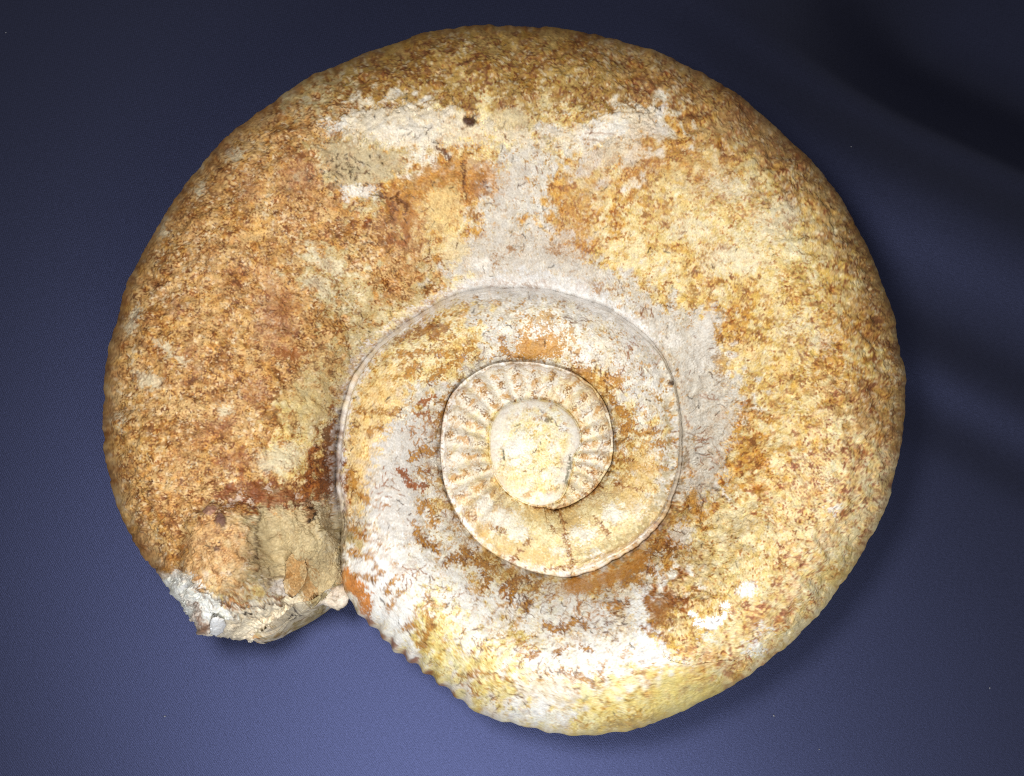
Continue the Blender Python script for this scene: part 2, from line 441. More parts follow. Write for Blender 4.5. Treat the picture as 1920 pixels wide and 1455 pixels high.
# crust edge at the lower right, white where it has come away
area_mark([(1188, 1108), (1216, 1100), (1207, 1150), (1224, 1190), (1258, 1230), (1292, 1246), (1240, 1254), (1178, 1244), (1188, 1190)], (238, 238, 234), .85, 4, 7, dh=-1.5)
area_mark([(1208, 1118), (1250, 1104), (1268, 1140), (1252, 1180), (1226, 1176)], (158, 108, 54), .7, 6, 7, keep_stain=-.5)
line_mark([(1262, 1140), (1300, 1118), (1302, 1090)], 4, (140, 84, 36), .8, 3)
area_mark([(1292, 1148), (1320, 1164), (1345, 1157), (1362, 1130), (1369, 1150), (1356, 1172), (1330, 1182), (1302, 1172)], (246, 245, 242), .97, .8, .8, dh=2.5, tex=.15, keep_stain=0)
spot(1402, 1106, 18, 16, (244, 242, 236), .85, 5)
spot(1330, 1200, 20, 8, (226, 226, 214), .7, 5, rot=30)
spot(1412, 1216, 20, 10, (244, 242, 238), .7, 9)
spot(1432, 1180, 16, 8, (244, 242, 238), .7, 8)
spot(1570, 955, 14, 9, (244, 240, 232), .75, 6)
area_mark([(1215, 1300), (1240, 1250), (1300, 1255), (1380, 1290), (1300, 1335), (1210, 1368)], (222, 202, 120), .6, 10, 8)
area_mark([(900, 1350), (1000, 1310), (1080, 1330), (1060, 1372)], (242, 240, 236), .7, 8, 8)
area_mark([(1080, 1380), (1130, 1350), (1230, 1335), (1220, 1365)], (206, 180, 116), .6, 6, 6, dh=-2)
# left flank
for a_ in ((308, 653, 22, 9, 40), (338, 672, 20, 5, 25), (276, 712, 26, 15, 10), (421, 769, 12, 16, -30), (361, 871, 9, 3, 5), (222, 790, 4, 22, 0), (524, 860, 46, 24, -15), (372, 300, 12, 8, 0), (440, 290, 16, 12, 0),
           (375, 355, 9, 12, 0), (305, 430, 8, 20, 20), (245, 605, 10, 24, 20), (258, 585, 14, 7, -60), (590, 480, 10, 24, -30), (625, 500, 26, 14, 30), (600, 535, 30, 14, 30)):
    spot(a_[0], a_[1], a_[2], a_[3], (226, 214, 182), .75, 6, .4, rot=a_[4], keep_stain=.35)
spot(562, 765, 48, 34, (206, 182, 116), .5, 8, .5, keep_stain=.6)
spot(600, 700, 40, 60, (196, 176, 128), .5, 9, .5, rot=30, keep_stain=.6)
area_mark([(508, 650), (540, 646), (572, 664), (588, 672), (560, 676), (520, 668)], (150, 88, 32), .85, 3, 4)
for a_ in ((520, 585, 42, 62), (330, 575, 16, 14), (410, 800, 26, 18), (480, 735, 30, 26), (350, 660, 14, 10), (440, 860, 30, 20), (560, 330, 40, 30), (470, 350, 22, 26)):
    spot(*a_, (164, 108, 78), .42, 9, .6)
area_mark([(612, 802), (632, 786), (637, 800), (633, 880), (630, 930), (600, 946), (580, 938), (596, 912), (610, 870)], (126, 74, 30), .9, 2.5, 3, keep_stain=-.2)  # brown grime by the seam, with the crease's shade painted in
area_mark([(402, 930), (440, 905), (480, 900), (540, 908), (580, 928), (576, 944), (520, 950), (462, 948), (430, 956)], (134, 78, 40), .75, 4, 8, keep_stain=-.3)
for x, y in ((442, 935), (452, 926), (505, 916), (430, 945), (560, 930), (470, 942)):
    spot(x, y, 8, 5, (226, 206, 186), .7, 5)
line_mark([(463, 949), (500, 952), (530, 950), (560, 946), (578, 945)], 4, (96, 46, 16), .9, 1.5, dh=-3)
line_mark([(408, 928), (425, 914), (438, 916)], 4, (128, 66, 26), .8, 2)
# broken mouth
area_mark([(478, 952), (560, 950), (600, 945), (634, 930), (642, 1000), (640, 1085), (580, 1110), (552, 1125), (500, 1105), (470, 1070), (466, 1000)], (192, 172, 130), .88, 4, 5, tex=.6)
area_mark([(590, 940), (632, 932), (640, 1000), (628, 1050), (600, 1010)], (206, 194, 164), .7, 8, 6)
area_mark([(345, 1010), (390, 965), (450, 962), (476, 1010), (468, 1075), (440, 1115), (390, 1118), (345, 1090)], (214, 174, 124), .55, 8, 6, keep_stain=.5)
area_mark([(296, 1080), (330, 1074), (372, 1090), (382, 1112), (424, 1138), (478, 1122), (410, 1160), (386, 1197), (346, 1156), (312, 1112)], (250, 246, 236), .92, 3, 4, tex=.3)
area_mark([(424, 1138), (480, 1118), (520, 1095), (560, 1120), (580, 1132), (520, 1165), (455, 1196), (410, 1192)], (236, 222, 194), .85, 4, 5)
area_mark([(366, 1142), (382, 1158), (392, 1168), (386, 1184), (370, 1170)], (140, 90, 46), .9, 2, 2)
line_mark([(358, 1128), (366, 1146), (362, 1160)], 3, (104, 60, 26), .8, 2)
line_mark([(374, 1110), (384, 1128), (396, 1140)], 2.5, (90, 64, 44), .7, 2)
area_mark([(408, 1125), (445, 1124), (440, 1134), (412, 1136)], (186, 120, 54), .85, 2, 3)
line_mark([(482, 1106), (495, 1110), (512, 1106)], 4, (130, 78, 34), .85, 2)
area_mark([(572, 942), (590, 946), (592, 962), (586, 980), (574, 978)], (128, 84, 40), .9, 2, 2, dh=-4)
for x, y in ((588, 964), (586, 972), (578, 976), (584, 952)):
    spot(x, y, 4, 4, (44, 26, 12), .9, 1)
spot(418, 978, 9, 14, (112, 76, 66), .9, 2, dh=-9, rot=-15)
spot(395, 958, 14, 9, (164, 122, 108), .8, 3)
spot(412, 1032, 7, 5, (120, 90, 76), .8, 2, dh=-3)
spot(604, 994, 7, 7, (150, 130, 90), .8, 2, dh=-4)
for x, y, r in ((438, 1147, 3), (447, 1146, 3), (539, 1081, 5), (545, 1078, 4), (538, 1118, 4), (482, 1163, 3), (488, 1158, 3)):
    spot(x, y, r, r, (38, 26, 18), .9, 1, dh=-3)
# the broken mouth is craggy
sl, d_ = sdist([(300, 1078), (345, 1075), (385, 1112), (440, 1118), (470, 1085), (478, 955), (560, 950), (636, 935), (645, 1085), (580, 1140), (455, 1200), (385, 1200)], 30, 4, True)
cm = sstep(10, -10, d_)


def facets(sl, step, amp, seed):
    """angular fracture relief: every cell a small tilted plane"""
    r_ = np.random.default_rng(seed)
    x, y = XX[sl] + 2 * RAGX[sl], YY[sl] + 2 * RAGY[sl]
    gx_, gy_ = np.meshgrid(np.arange(x.min() - step, x.max() + 2 * step, step), np.arange(y.min() - step, y.max() + 2 * step, step))
    q_ = np.stack([gx_.ravel(), gy_.ravel()], 1) + r_.uniform(-.5, .5, (gx_.size, 2)) * step
    tilt_ = r_.normal(0, 1, (len(q_), 2)) * amp / step
    off_ = r_.normal(0, .45, len(q_)) * amp
    best = np.full(x.shape, 1e9, np.float32)
    out_ = np.zeros(x.shape, np.float32)
    for (a_, c_), t_, o_ in zip(q_, tilt_, off_):
        d2 = (x - a_) ** 2 + (y - c_) ** 2
        k_ = d2 < best
        best = np.where(k_, d2, best)
        out_ = np.where(k_, o_ + t_[0] * (x - a_) + t_[1] * (y - c_), out_)
    return out_


sf_, df = sdist([(296, 1080), (345, 1078), (385, 1112), (425, 1132), (480, 1118), (545, 1108), (590, 1120), (560, 1150), (455, 1200), (385, 1200)], 30, 4, True)
HGT[sf_] += sstep(10, -6, df) * (facets(sf_, 30, 5.5, 3) + facets(sf_, 13, 1.8, 4)) * sstep(318, 350, XX[sf_])
HGT[sl] += cm * .5 * (facets(sl, 42, 5.0, 5) + facets(sl, 15, 1.5, 6))
line_mark([(507 + 20 * math.cos(t_), 1088 + 18 * math.sin(t_)) for t_ in np.linspace(2.2, 6.9, 14)], 2, (96, 70, 52), .8, 1, dh=-1)
spot(507, 1090, 17, 15, (222, 214, 208), .7, 2)
area_mark([(545, 1040), (562, 1040), (574, 1062), (566, 1100), (548, 1118), (536, 1100), (538, 1066)], (186, 134, 70), .55, 3, 5, keep_stain=-.3)
for p_, w_ in (([(384, 1114), (404, 1128), (428, 1134), (452, 1128), (478, 1116)], 3.5), ([(330, 1082), (352, 1088), (372, 1102), (384, 1114)], 2.5), ([(478, 1116), (505, 1118), (530, 1124)], 3),
               ([(340, 1112), (356, 1126), (362, 1150)], 2.5), ([(440, 1150), (470, 1158), (498, 1150)], 2.5), ([(415, 1140), (425, 1160), (420, 1180)], 2.5), ([(485, 1140), (500, 1165)], 2),
               ([(484, 958), (478, 985), (482, 1015), (476, 1050), (470, 1085)], 2.5), ([(640, 945), (643, 1000), (643, 1050), (640, 1082)], 3)):
    line_mark(p_, w_, (78, 52, 34), .75, 2.5, dh=-5, soft=1.2)
spot(540, 1120, 9, 7, (52, 34, 20), .9, 2, dh=-12)
spot(628, 1118, 6, 9, (60, 44, 30), .9, 2, dh=-8)
for _k in range(46):
    x, y = 655 + random.Random(_k).gauss(0, 26), 312 + random.Random(_k + 99).gauss(0, 16)
    a_ = random.Random(_k + 7).uniform(0, 3)
    line_mark([(x, y), (x + 6 * math.cos(a_), y + 5 * math.sin(a_))], 2.4, (84, 64, 40), .85, .8, soft=.8, tex=0)
for x, y, rx, ry, rot in ((760, 440, 60, 40, 40), (1085, 360, 34, 60, 10), (1125, 330, 20, 60, -5), (1080, 440, 40, 40, 0), (1210, 290, 40, 60, 15), (1330, 330, 70, 50, 20), (1420, 250, 60, 40, 40), (1240, 400, 30, 24, 0)):
    spot(x, y, rx, ry, (176, 130, 86), .3, 12, .6, rot=rot, keep_stain=-.6)
for x, y, rx, ry, rot in ((1370, 350, 50, 16, 15), (1440, 420, 40, 24, 40), (1290, 430, 34, 22, 0), (1390, 480, 40, 26, 20), (1490, 610, 40, 12, -20), (1540, 640, 34, 14, -20), (1340, 490, 30, 26, 0), (1480, 400, 22, 30, 0)):
    spot(x, y, rx, ry, (226, 214, 186), .6, 12, .5, rot=rot, keep_stain=.6)
for pts_ in ([(800, 1075), (860, 1060), (900, 1130), (960, 1150), (950, 1180), (860, 1150)], [(960, 1150), (1080, 1110), (1150, 1150), (1120, 1190), (1000, 1200)], [(1020, 1200), (1170, 1195), (1180, 1240), (1040, 1250), (960, 1240)],
             [(700, 1000), (800, 1040), (840, 1090), (780, 1100), (700, 1050)], [(840, 1190), (900, 1160), (930, 1200), (870, 1225)]):
    area_mark(pts_, (240, 238, 232), .7, 6, 9, keep_stain=.45, tex=.3)
for p, w_ in (([(905, 1072), (918, 1090), (902, 1108)], 4), ([(942, 1112), (952, 1096), (968, 1086), (992, 1086)], 6), ([(957, 1127), (966, 1100)], 6), ([(985, 1146), (992, 1126)], 6), ([(1018, 1166), (1040, 1182), (1066, 1176), (1078, 1160), (1102, 1176)], 6),
              ([(984, 1232), (1012, 1224)], 4), ([(1040, 1226), (1062, 1214)], 4), ([(1090, 1214), (1112, 1222)], 4), ([(868, 1030), (890, 1050), (915, 1058)], 6), ([(786, 1010), (800, 1020), (818, 1030)], 6), ([(836, 1062), (850, 1042), (872, 1054)], 5)):
    line_mark(p, w_ + 2, (134, 82, 34), .8, 3.5, soft=1.2)
    fern(p, w_, (128, 78, 32))
    line_mark(p, w_ * .6, (204, 150, 64), .9, 3.5, dh=-.6)
# dark iron nodules along the toothed rim
for x, y in ((691, 1166), (716, 1194), (738, 1206), (759, 1230), (774, 1240), (803, 1264), (826, 1286), (851, 1303)):
    spot(x, y, 9, 6, (146, 84, 40), .85, 2, rot=40, dh=2)
# short dark threads, mostly over the pale mould
trng = random.Random(5)
ZONES = [((1003, 850), 390, 360, 330), ((960, 300), 330, 170, 170), ((640, 480), 110, 170, 90), ((980, 1230), 260, 110, 110), ((440, 700), 230, 300, 60), ((1450, 700), 220, 400, 60), ((500, 1090), 120, 90, 40)]
for (zx, zy), zw, zh, cnt in ZONES:
    for _ in range(cnt):
        x, y = zx + trng.uniform(-1, 1) * zw, zy + trng.uniform(-1, 1) * zh
        a_ = trng.uniform(0, math.pi)
        p = [(x, y)]
        for _k in range(trng.randint(1, 3)):
            a_ += trng.uniform(-.7, .7)
            L_ = trng.uniform(2.5, 7)
            p.append((p[-1][0] + L_ * math.cos(a_), p[-1][1] + L_ * math.sin(a_)))
        line_mark(p, trng.uniform(1.2, 2.4), trng.choice([(88, 52, 22), (70, 46, 30), (120, 70, 28), (60, 48, 40)]), trng.uniform(.5, .9), .8, soft=.8, tex=0)
# ------------------------------------------------------------------ the spiral: one curve traced from the core to the mouth
CX, CY = 1003.0, 850.0
TRACE = [(1015, 950), (1040, 955), (1090, 935), (1125, 905), (1145, 870), (1150, 825), (1140, 770), (1110, 725), (1070, 697), (1020, 681),
         (970, 677), (915, 685), (875, 708), (845, 742), (830, 790), (825, 840), (830, 890), (845, 940), (870, 985), (900, 1020), (950, 1052),
         (1000, 1072), (1050, 1080), (1100, 1073), (1150, 1052), (1200, 1020), (1245, 975), (1264, 930), (1276, 880), (1281, 820), (1274, 760),
         (1262, 705), (1230, 650), (1180, 603), (1100, 561), (1010, 541), (930, 541), (860, 549), (800, 578), (740, 620), (690, 665), (660, 710),
         (643, 760), (633, 820), (631, 880), (634, 940), (641, 1000), (642, 1060), (645, 1112), (672, 1150), (702, 1180), (737, 1215), (782, 1250),
         (827, 1285), (862, 1310), (885, 1333), (930, 1350), (980, 1362), (1050, 1375), (1100, 1380), (1150, 1375), (1205, 1365), (1250, 1345),
         (1320, 1315), (1380, 1280), (1440, 1240), (1490, 1200), (1530, 1160), (1570, 1110), (1610, 1050), (1645, 985), (1670, 920), (1688, 850),
         (1695, 800), (1698, 730), (1692, 670), (1680, 610), (1660, 545), (1635, 480), (1600, 410), (1560, 345), (1510, 290), (1460, 240),
         (1400, 190), (1340, 150), (1270, 112), (1200, 86), (1130, 68), (1060, 53), (960, 48), (860, 49), (800, 60), (740, 80), (650, 115),
         (590, 140), (540, 170), (500, 200), (430, 250), (370, 315), (318, 390), (280, 450), (245, 515), (222, 580), (208, 640), (196, 700),
         (192, 780), (195, 850), (208, 915), (232, 985), (262, 1035), (300, 1078), (322, 1115), (348, 1152), (390, 1196), (430, 1199), (455, 1193)]
TRACE = np.array(TRACE, float)
_a = np.degrees(np.unwrap(np.arctan2(CY - TRACE[:, 1], TRACE[:, 0] - CX)))
_r = np.hypot(TRACE[:, 0] - CX, CY - TRACE[:, 1])
A0 = _a[0]
_a = np.maximum.accumulate(_a + np.arange(len(_a)) * 1e-4)
AE = 933.6
AG = np.arange(A0, AE + 0.01, 0.15)
SG = np.interp(AG, _a, _r)


def smooth1(v, n):
    k = np.hanning(n + 2)[1:-1]
    k /= k.sum()
    return np.convolve(np.pad(v, n // 2, mode='edge'), k, 'same')[n // 2:-(n // 2)]


SG = np.where(AG < 900, smooth1(SG, 41), smooth1(SG, 15))
CORE = np.array([(918, 830), (922, 795), (938, 768), (965, 755), (1000, 750), (1040, 757), (1070, 778), (1088, 810), (1088, 833), (1074, 856),
                 (1066, 900), (1050, 937), (1015, 950), (975, 938), (940, 911), (923, 870)], float)
_ca = np.degrees(np.arctan2(CY - CORE[:, 1], CORE[:, 0] - CX))
_cr = np.hypot(CORE[:, 0] - CX, CY - CORE[:, 1])
_o = np.argsort(_ca)
_ca, _cr = _ca[_o], _cr[_o]


def core_r(a):
    return np.interp((a + 180) % 360 - 180, np.r_[_ca[-1] - 360, _ca, _ca[0] + 360], np.r_[_cr[-1], _cr, _cr[0]])


def spiral(a):
    return np.interp(a, AG, SG)
for _ in range(95):
    u_, v_ = trng.random(), trng.random()
    an_ = trng.uniform(0, 2 * math.pi)
    rd_ = trng.uniform(110, 350)
    x, y = 1000 + rd_ * math.cos(an_), 850 + rd_ * math.sin(an_) * (1.0 if trng.random() < .6 else 1.15)
    if trng.random() < .22:
        x, y = trng.uniform(780, 1160), trng.uniform(1090, 1310)
    main = trng.uniform(0, math.pi)
    col_ = trng.choice([(150, 90, 38), (128, 78, 34), (178, 120, 54), (110, 66, 30)])
    for _k in range(trng.randint(4, 11)):
        x1, y1 = x + trng.gauss(0, 13), y + trng.gauss(0, 13)
        a_ = main + trng.gauss(0, .55)
        l_ = trng.uniform(4, 11)
        a2 = a_ + trng.uniform(-.8, .8)
        line_mark([(x1, y1), (x1 + l_ * math.cos(a_), y1 + l_ * math.sin(a_)), (x1 + l_ * (math.cos(a_) + .7 * math.cos(a2)), y1 + l_ * (math.sin(a_) + .7 * math.sin(a2)))],
                  trng.uniform(1.3, 2.6), col_, trng.uniform(.6, .9), .8, soft=.8, tex=.3)


# colours that follow the spiral: pale rims, ochre furrows between the ribs, ochre, grime and painted crease shade along the seams
_ang = np.degrees(np.arctan2(CY - YY, XX - CX))
_rad = np.hypot(XX - CX, CY - YY)


def along(a0, a1, off, w, col, k=.85, soft=.5, amp=3.0, fade=8, patchy=0.0):
    """a band beside the spiral seam from angle a0 to a1, off pixels outside it"""
    global ALB
    for turn in range(-1, 4):
        A = _ang + 360 * turn
        d = _rad + amp * RAGX - spiral(A) - off
        m = sstep(w / 2 * (1 + soft), w / 2 * (1 - soft), np.abs(d)) * sstep(a0 - .1, a0 + fade, A) * sstep(a1 + .1, a1 - fade, A)
        if patchy:
            m = m * sstep(-patchy, patchy * .6, midA + .4 * rag)
        ALB = ALB * (1 - k * m[..., None]) + tone(col).astype(np.float32) * k * m[..., None]


Ain = np.where(_ang < -78, _ang + 360, _ang)
wr = (_rad - core_r(_ang)) / np.maximum(spiral(Ain) - core_r(_ang), 1)
ring = sstep(.02, .12, wr) * sstep(1.02, .92, wr) * sstep(275, 205, Ain)
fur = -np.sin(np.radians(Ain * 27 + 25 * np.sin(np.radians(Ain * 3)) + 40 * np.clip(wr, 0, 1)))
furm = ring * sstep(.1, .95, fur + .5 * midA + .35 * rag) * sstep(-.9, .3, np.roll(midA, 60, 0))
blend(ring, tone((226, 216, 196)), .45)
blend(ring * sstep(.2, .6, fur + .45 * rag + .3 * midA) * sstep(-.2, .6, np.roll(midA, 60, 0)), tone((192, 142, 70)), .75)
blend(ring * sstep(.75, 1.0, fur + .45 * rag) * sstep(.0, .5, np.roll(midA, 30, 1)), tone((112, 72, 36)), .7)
low_ring = sstep(.02, .12, wr) * sstep(1.0, .9, wr) * sstep(215, 270, Ain)
A2 = _ang + 360
wr2 = (_rad - spiral(A2 - 360)) / np.maximum(spiral(A2) - spiral(A2 - 360), 1)
low_ring = np.maximum(low_ring, sstep(.02, .12, wr2) * sstep(1.0, .9, wr2) * (A2 > 281.9) * sstep(352, 325, A2))
blend(low_ring, tone((236, 222, 176)), .5)
along(60, 250, -6, 11, (240, 238, 234), .85, amp=4.5, patchy=2.2)
along(250, 335, -5, 16, (236, 232, 226), .85, amp=4, patchy=2.6)
along(286, 385, -26, 13, (168, 150, 108), .55, amp=4, patchy=1.5)  # olive grime plus the ridge's shaded side, painted into the groove
along(335, 400, -4, 9, (222, 214, 200), .6, amp=3, patchy=1)
along(278, 322, 24, 30, (200, 138, 50), .75, amp=7)
along(140, 275, 11, 13, (166, 116, 58), .5, amp=8, patchy=.9)  # crease shading outside the seam, put into the colour
along(0, 66, 10, 14, (170, 130, 74), .55, amp=5, patchy=1)
along(-80, 280, 2, 5, (120, 94, 60), .45, amp=2, patchy=1)
along(395, 560, -4, 24, (240, 238, 235), .9, amp=6.5, patchy=3)
along(398, 470, -30, 8, (236, 234, 230), .7, amp=6, patchy=1.5)
along(440, 560, 8, 12, (150, 106, 60), .45, amp=6, patchy=.8)
along(452, 520, 14, 5, (236, 234, 232), .7, amp=5, patchy=1)
along(300, 372, 4, 10, (130, 108, 78), .6, amp=4, patchy=1)  # grime and painted occlusion in the right-hand seam groove
along(520, 560, 2, 5, (88, 54, 26), .6, amp=2, patchy=1)
# worn patches and iron threads low on the inner turn
for x, y, rx, ry in ((1090, 1000, 26, 18), (1150, 962, 22, 18), (1046, 1036, 14, 12), (938, 975, 40, 20), (908, 945, 16, 20), (1120, 1040, 20, 8), (975, 1000, 22, 12), (1195, 955, 14, 16)):
    spot(x, y, rx, ry, (238, 234, 222), .75, 7, .4, keep_stain=.2)
for x, y, rx, ry in ((1010, 1042, 40, 14), (1002, 962, 32, 10), (1182, 930, 24, 30), (1070, 975, 20, 20), (905, 1000, 16, 22), (1205, 880, 30, 40), (960, 1025, 24, 10)):
    spot(x, y, rx, ry, (216, 180, 108), .6, 7, .5, keep_stain=.2)
for p, w_ in (([(1050, 958), (1057, 988), (1062, 1012), (1070, 1040), (1068, 1056)], 3.5), ([(1114, 968), (1126, 986), (1142, 1002)], 3.5), ([(958, 1056), (968, 1042), (977, 1030)], 5), ([(984, 1022), (996, 1012)], 5),
              ([(915, 988), (938, 992), (950, 1004)], 3), ([(1000, 950), (1040, 952), (1075, 948)], 3), ([(1088, 940), (1112, 922), (1128, 905)], 4), ([(1020, 1068), (1066, 1062), (1084, 1052)], 3),
              ([(1150, 905), (1180, 915), (1208, 918)], 3), ([(1100, 880), (1120, 900)], 4), ([(1160, 860), (1195, 868)], 3), ([(880, 960), (892, 978)], 3), ([(1030, 985), (1044, 1000)], 2.5)):
    fern(p, w_, (146, 92, 40))
    line_mark(p, w_, (156, 100, 46), .8, 2.5, dh=-.6)
# the core: pale worn rim, yellow middle
cq = _rad / core_r(_ang)
blend(sstep(1.0, .96, cq) * sstep(.62, .95, cq + .1 * lowA), lin((240, 236, 228)), .75)
spot(968, 838, 24, 30, (244, 240, 230), .7, 8, .5)  # lamp highlight painted on the core as a white spot
spot(960, 900, 34, 22, (232, 204, 140), .5, 8, .5)
line_mark([(943, 845), (945, 862)], 3, (60, 56, 40), .9, 1)
line_mark([(965, 800), (975, 794)], 2, (80, 70, 60), .8, 1)
line_mark([(1066, 852), (1072, 862), (1064, 885), (1062, 905)], 4, (120, 118, 96), .8, 2, dh=-3)
spot(1027, 788, 8, 6, (120, 100, 70), .8, 2)


ALB = np.clip(ALB, 0, 1) ** 1.09
SOFT = np.stack([np.fft.irfft2(np.fft.rfft2(ALB[..., k]) / (1 + (_fr * 16) ** 4), s=(GH, GW)) for k in range(3)], -1).astype(np.float32)

# >>> GEOMETRY
ZM = 236.0


def half_thick(a):
    return np.interp(a, [-90, 0, 90, 180, 270, 360, 450, 540, 630, 720, 810, 900, 940],
                     [24, 28, 34, 41, 48, 58, 72, 94, 140, 186, 214, 230, 230])


def z_seam(a):
    return ZM + np.interp(a, [-90, 280, 330, 395, 430, 480, 525, 560], [.80, .80, .66, .56, .62, .62, .62, .60]) * half_thick(a) - 7


def polar(a, r, z):
    t = np.radians(a)
    return unproject(CX + r * np.cos(t), CY - r * np.sin(t), z)


# section of the tube at every angle of AG (J points: first JV from the inner seam to the outer edge, the rest underneath)
J, JV = 360, 280
ain = AG - 360
has_in = ain > A0 + 2
r_in = np.where(has_in, spiral(ain), core_r(AG))
r_in = np.minimum(r_in, SG - 2)
z_step = np.interp(ain, [-90, 200, 290, 340, 400, 440, 490, 530, 575], [13, 14, 22, 15, 8, 3, 6, 20, 24])
z_in = np.where(has_in, z_seam(ain) - z_step, ZM + 12)
expo = sstep(566, 584, AG)
T = half_thick(AG)
z_out = z_seam(AG) * (1 - expo) + ZM * expo
k_in = (z_in - ZM) / T
k_out = (z_seam(AG) - ZM) / T
steep = sstep(858, 880, AG)
# control points: s across the whorl, h in half thicknesses
cov_s = np.array([0, .05, .16, .34, .54, .74, .88, .96, 1.0, 1.0, .99, .95, .9, .8])
exp_s = np.array([0, .06, .17, .35, .54, .71, .85, .95, 1.0, .965, .86, .62, .3, .12])
stp_s = np.array([0, .035, .09, .24, .50, .70, .85, .95, 1.0, .965, .86, .62, .3, .12])
one = np.ones_like(AG)
lo_, hi_ = k_in, 1 - k_in
cov_h = np.stack([lo_, lo_ + .30 * hi_, lo_ + .62 * hi_, lo_ + .92 * hi_, one, .5 * one + .5 * (k_out + .5 * (1 - k_out)) + .07, k_out + .55 * (1 - k_out),
                  k_out + .28 * (1 - k_out), k_out, k_out - .3, k_out - .6, k_out - .9, k_out - 1.1, k_out - 1.3], 1)
exp_h = np.stack([lo_, lo_ + .20 * hi_, lo_ + .53 * hi_, lo_ + .84 * hi_, one, .93 * one, .70 * one, .37 * one, 0 * one, -.40 * one, -.75 * one,
                  -.98 * one, -.85 * one, -.5 * one], 1)
stp_h = np.stack([lo_, lo_ + .34 * hi_, lo_ + .60 * hi_, lo_ + .88 * hi_, one, .94 * one, .72 * one, .38 * one, 0 * one, -.40 * one, -.75 * one,
                  -.98 * one, -.85 * one, -.5 * one], 1)
e = expo[:, None]
g = steep[:, None]
cs = (1 - e) * cov_s + e * ((1 - g) * exp_s + g * stp_s)
ch = (1 - e) * cov_h + e * ((1 - g) * exp_h + g * stp_h)


def catmull(P, n):
    """P: rows x k controls -> rows x n*(k-1)+1 points"""
    Q = np.concatenate([2 * P[:, :1] - P[:, 1:2], P, 2 * P[:, -1:] - P[:, -2:-1]], 1)
    out = []
    for i in range(P.shape[1] - 1):
        p0, p1, p2, p3 = (Q[:, i + k][:, None] for k in range(4))
        t = (np.arange(n) / n)[None, :]
        out.append(.5 * (2 * p1 + (p2 - p0) * t + (2 * p0 - 5 * p1 + 4 * p2 - p3) * t ** 2 + (3 * p1 - p0 - 3 * p2 + p3) * t ** 3))
    return np.concatenate(out + [P[:, -1:]], 1)


NS = 20
ds, dh = catmull(cs, NS), catmull(ch, NS)
NVIS = 8 * NS
PI_ = polar(AG, r_in, z_in)
r_put = SG.copy()
for rnd in range(3):
    PO_ = polar(AG, r_put, z_out)
    wid = np.linalg.norm((PO_ - PI_)[:, :2], axis=1)
    if rnd < 2:                                   # let the rim seen by the surveyor fall on the traced outline
        Q = np.concatenate([PI_[:, None, :2] + ds[..., None] * (PO_ - PI_)[:, None, :2], (ZM + dh * T[:, None])[..., None]], -1)
        qx, qy = project(Q)
        seen = np.hypot(qx - CX, qy - CY).max(1)
        r_put = r_put * (1 + expo * (SG / seen - 1))
        r_put = np.where(expo > 0, smooth1(r_put, 9), r_put)
BASE = np.zeros((len(AG), J, 3))
for i in range(len(AG)):
    xs, hs = ds[i] * wid[i], dh[i] * T[i]
    L = np.r_[0, np.cumsum(np.hypot(np.diff(xs), np.diff(hs)))]
    q = np.r_[np.linspace(0, L[NVIS], JV), L[NVIS] + (L[-1] - L[NVIS]) * np.linspace(0, 1, J - JV + 1)[1:] ** 1.3]
    s_ = np.interp(q, L, ds[i])
    BASE[i, :, :2] = PI_[i, :2] + s_[:, None] * (PO_ - PI_)[i, :2]
    BASE[i, :, 2] = ZM + np.interp(q, L, dh[i]) * T[i]


def grid_sample(Aq, jq):
    """position on the tube at angle Aq and section parameter jq (index), bilinear"""
    u = np.clip((Aq - AG[0]) / 0.15, 0, len(AG) - 1.001)
    v = np.clip(jq, 0, J - 1.001)
    iu, iv = u.astype(int), v.astype(int)
    fu, fv = (u - iu)[..., None], (v - iv)[..., None]
    return (BASE[iu, iv] * (1 - fu) + BASE[iu + 1, iv] * fu) * (1 - fv) + (BASE[iu, iv + 1] * (1 - fu) + BASE[iu + 1, iv + 1] * fu) * fv


def normals(P):
    du = np.gradient(P, axis=0)
    dv = np.gradient(P, axis=1)
    n = np.cross(du, dv)
    n /= np.linalg.norm(n, axis=-1, keepdims=True) + 1e-12
    return n


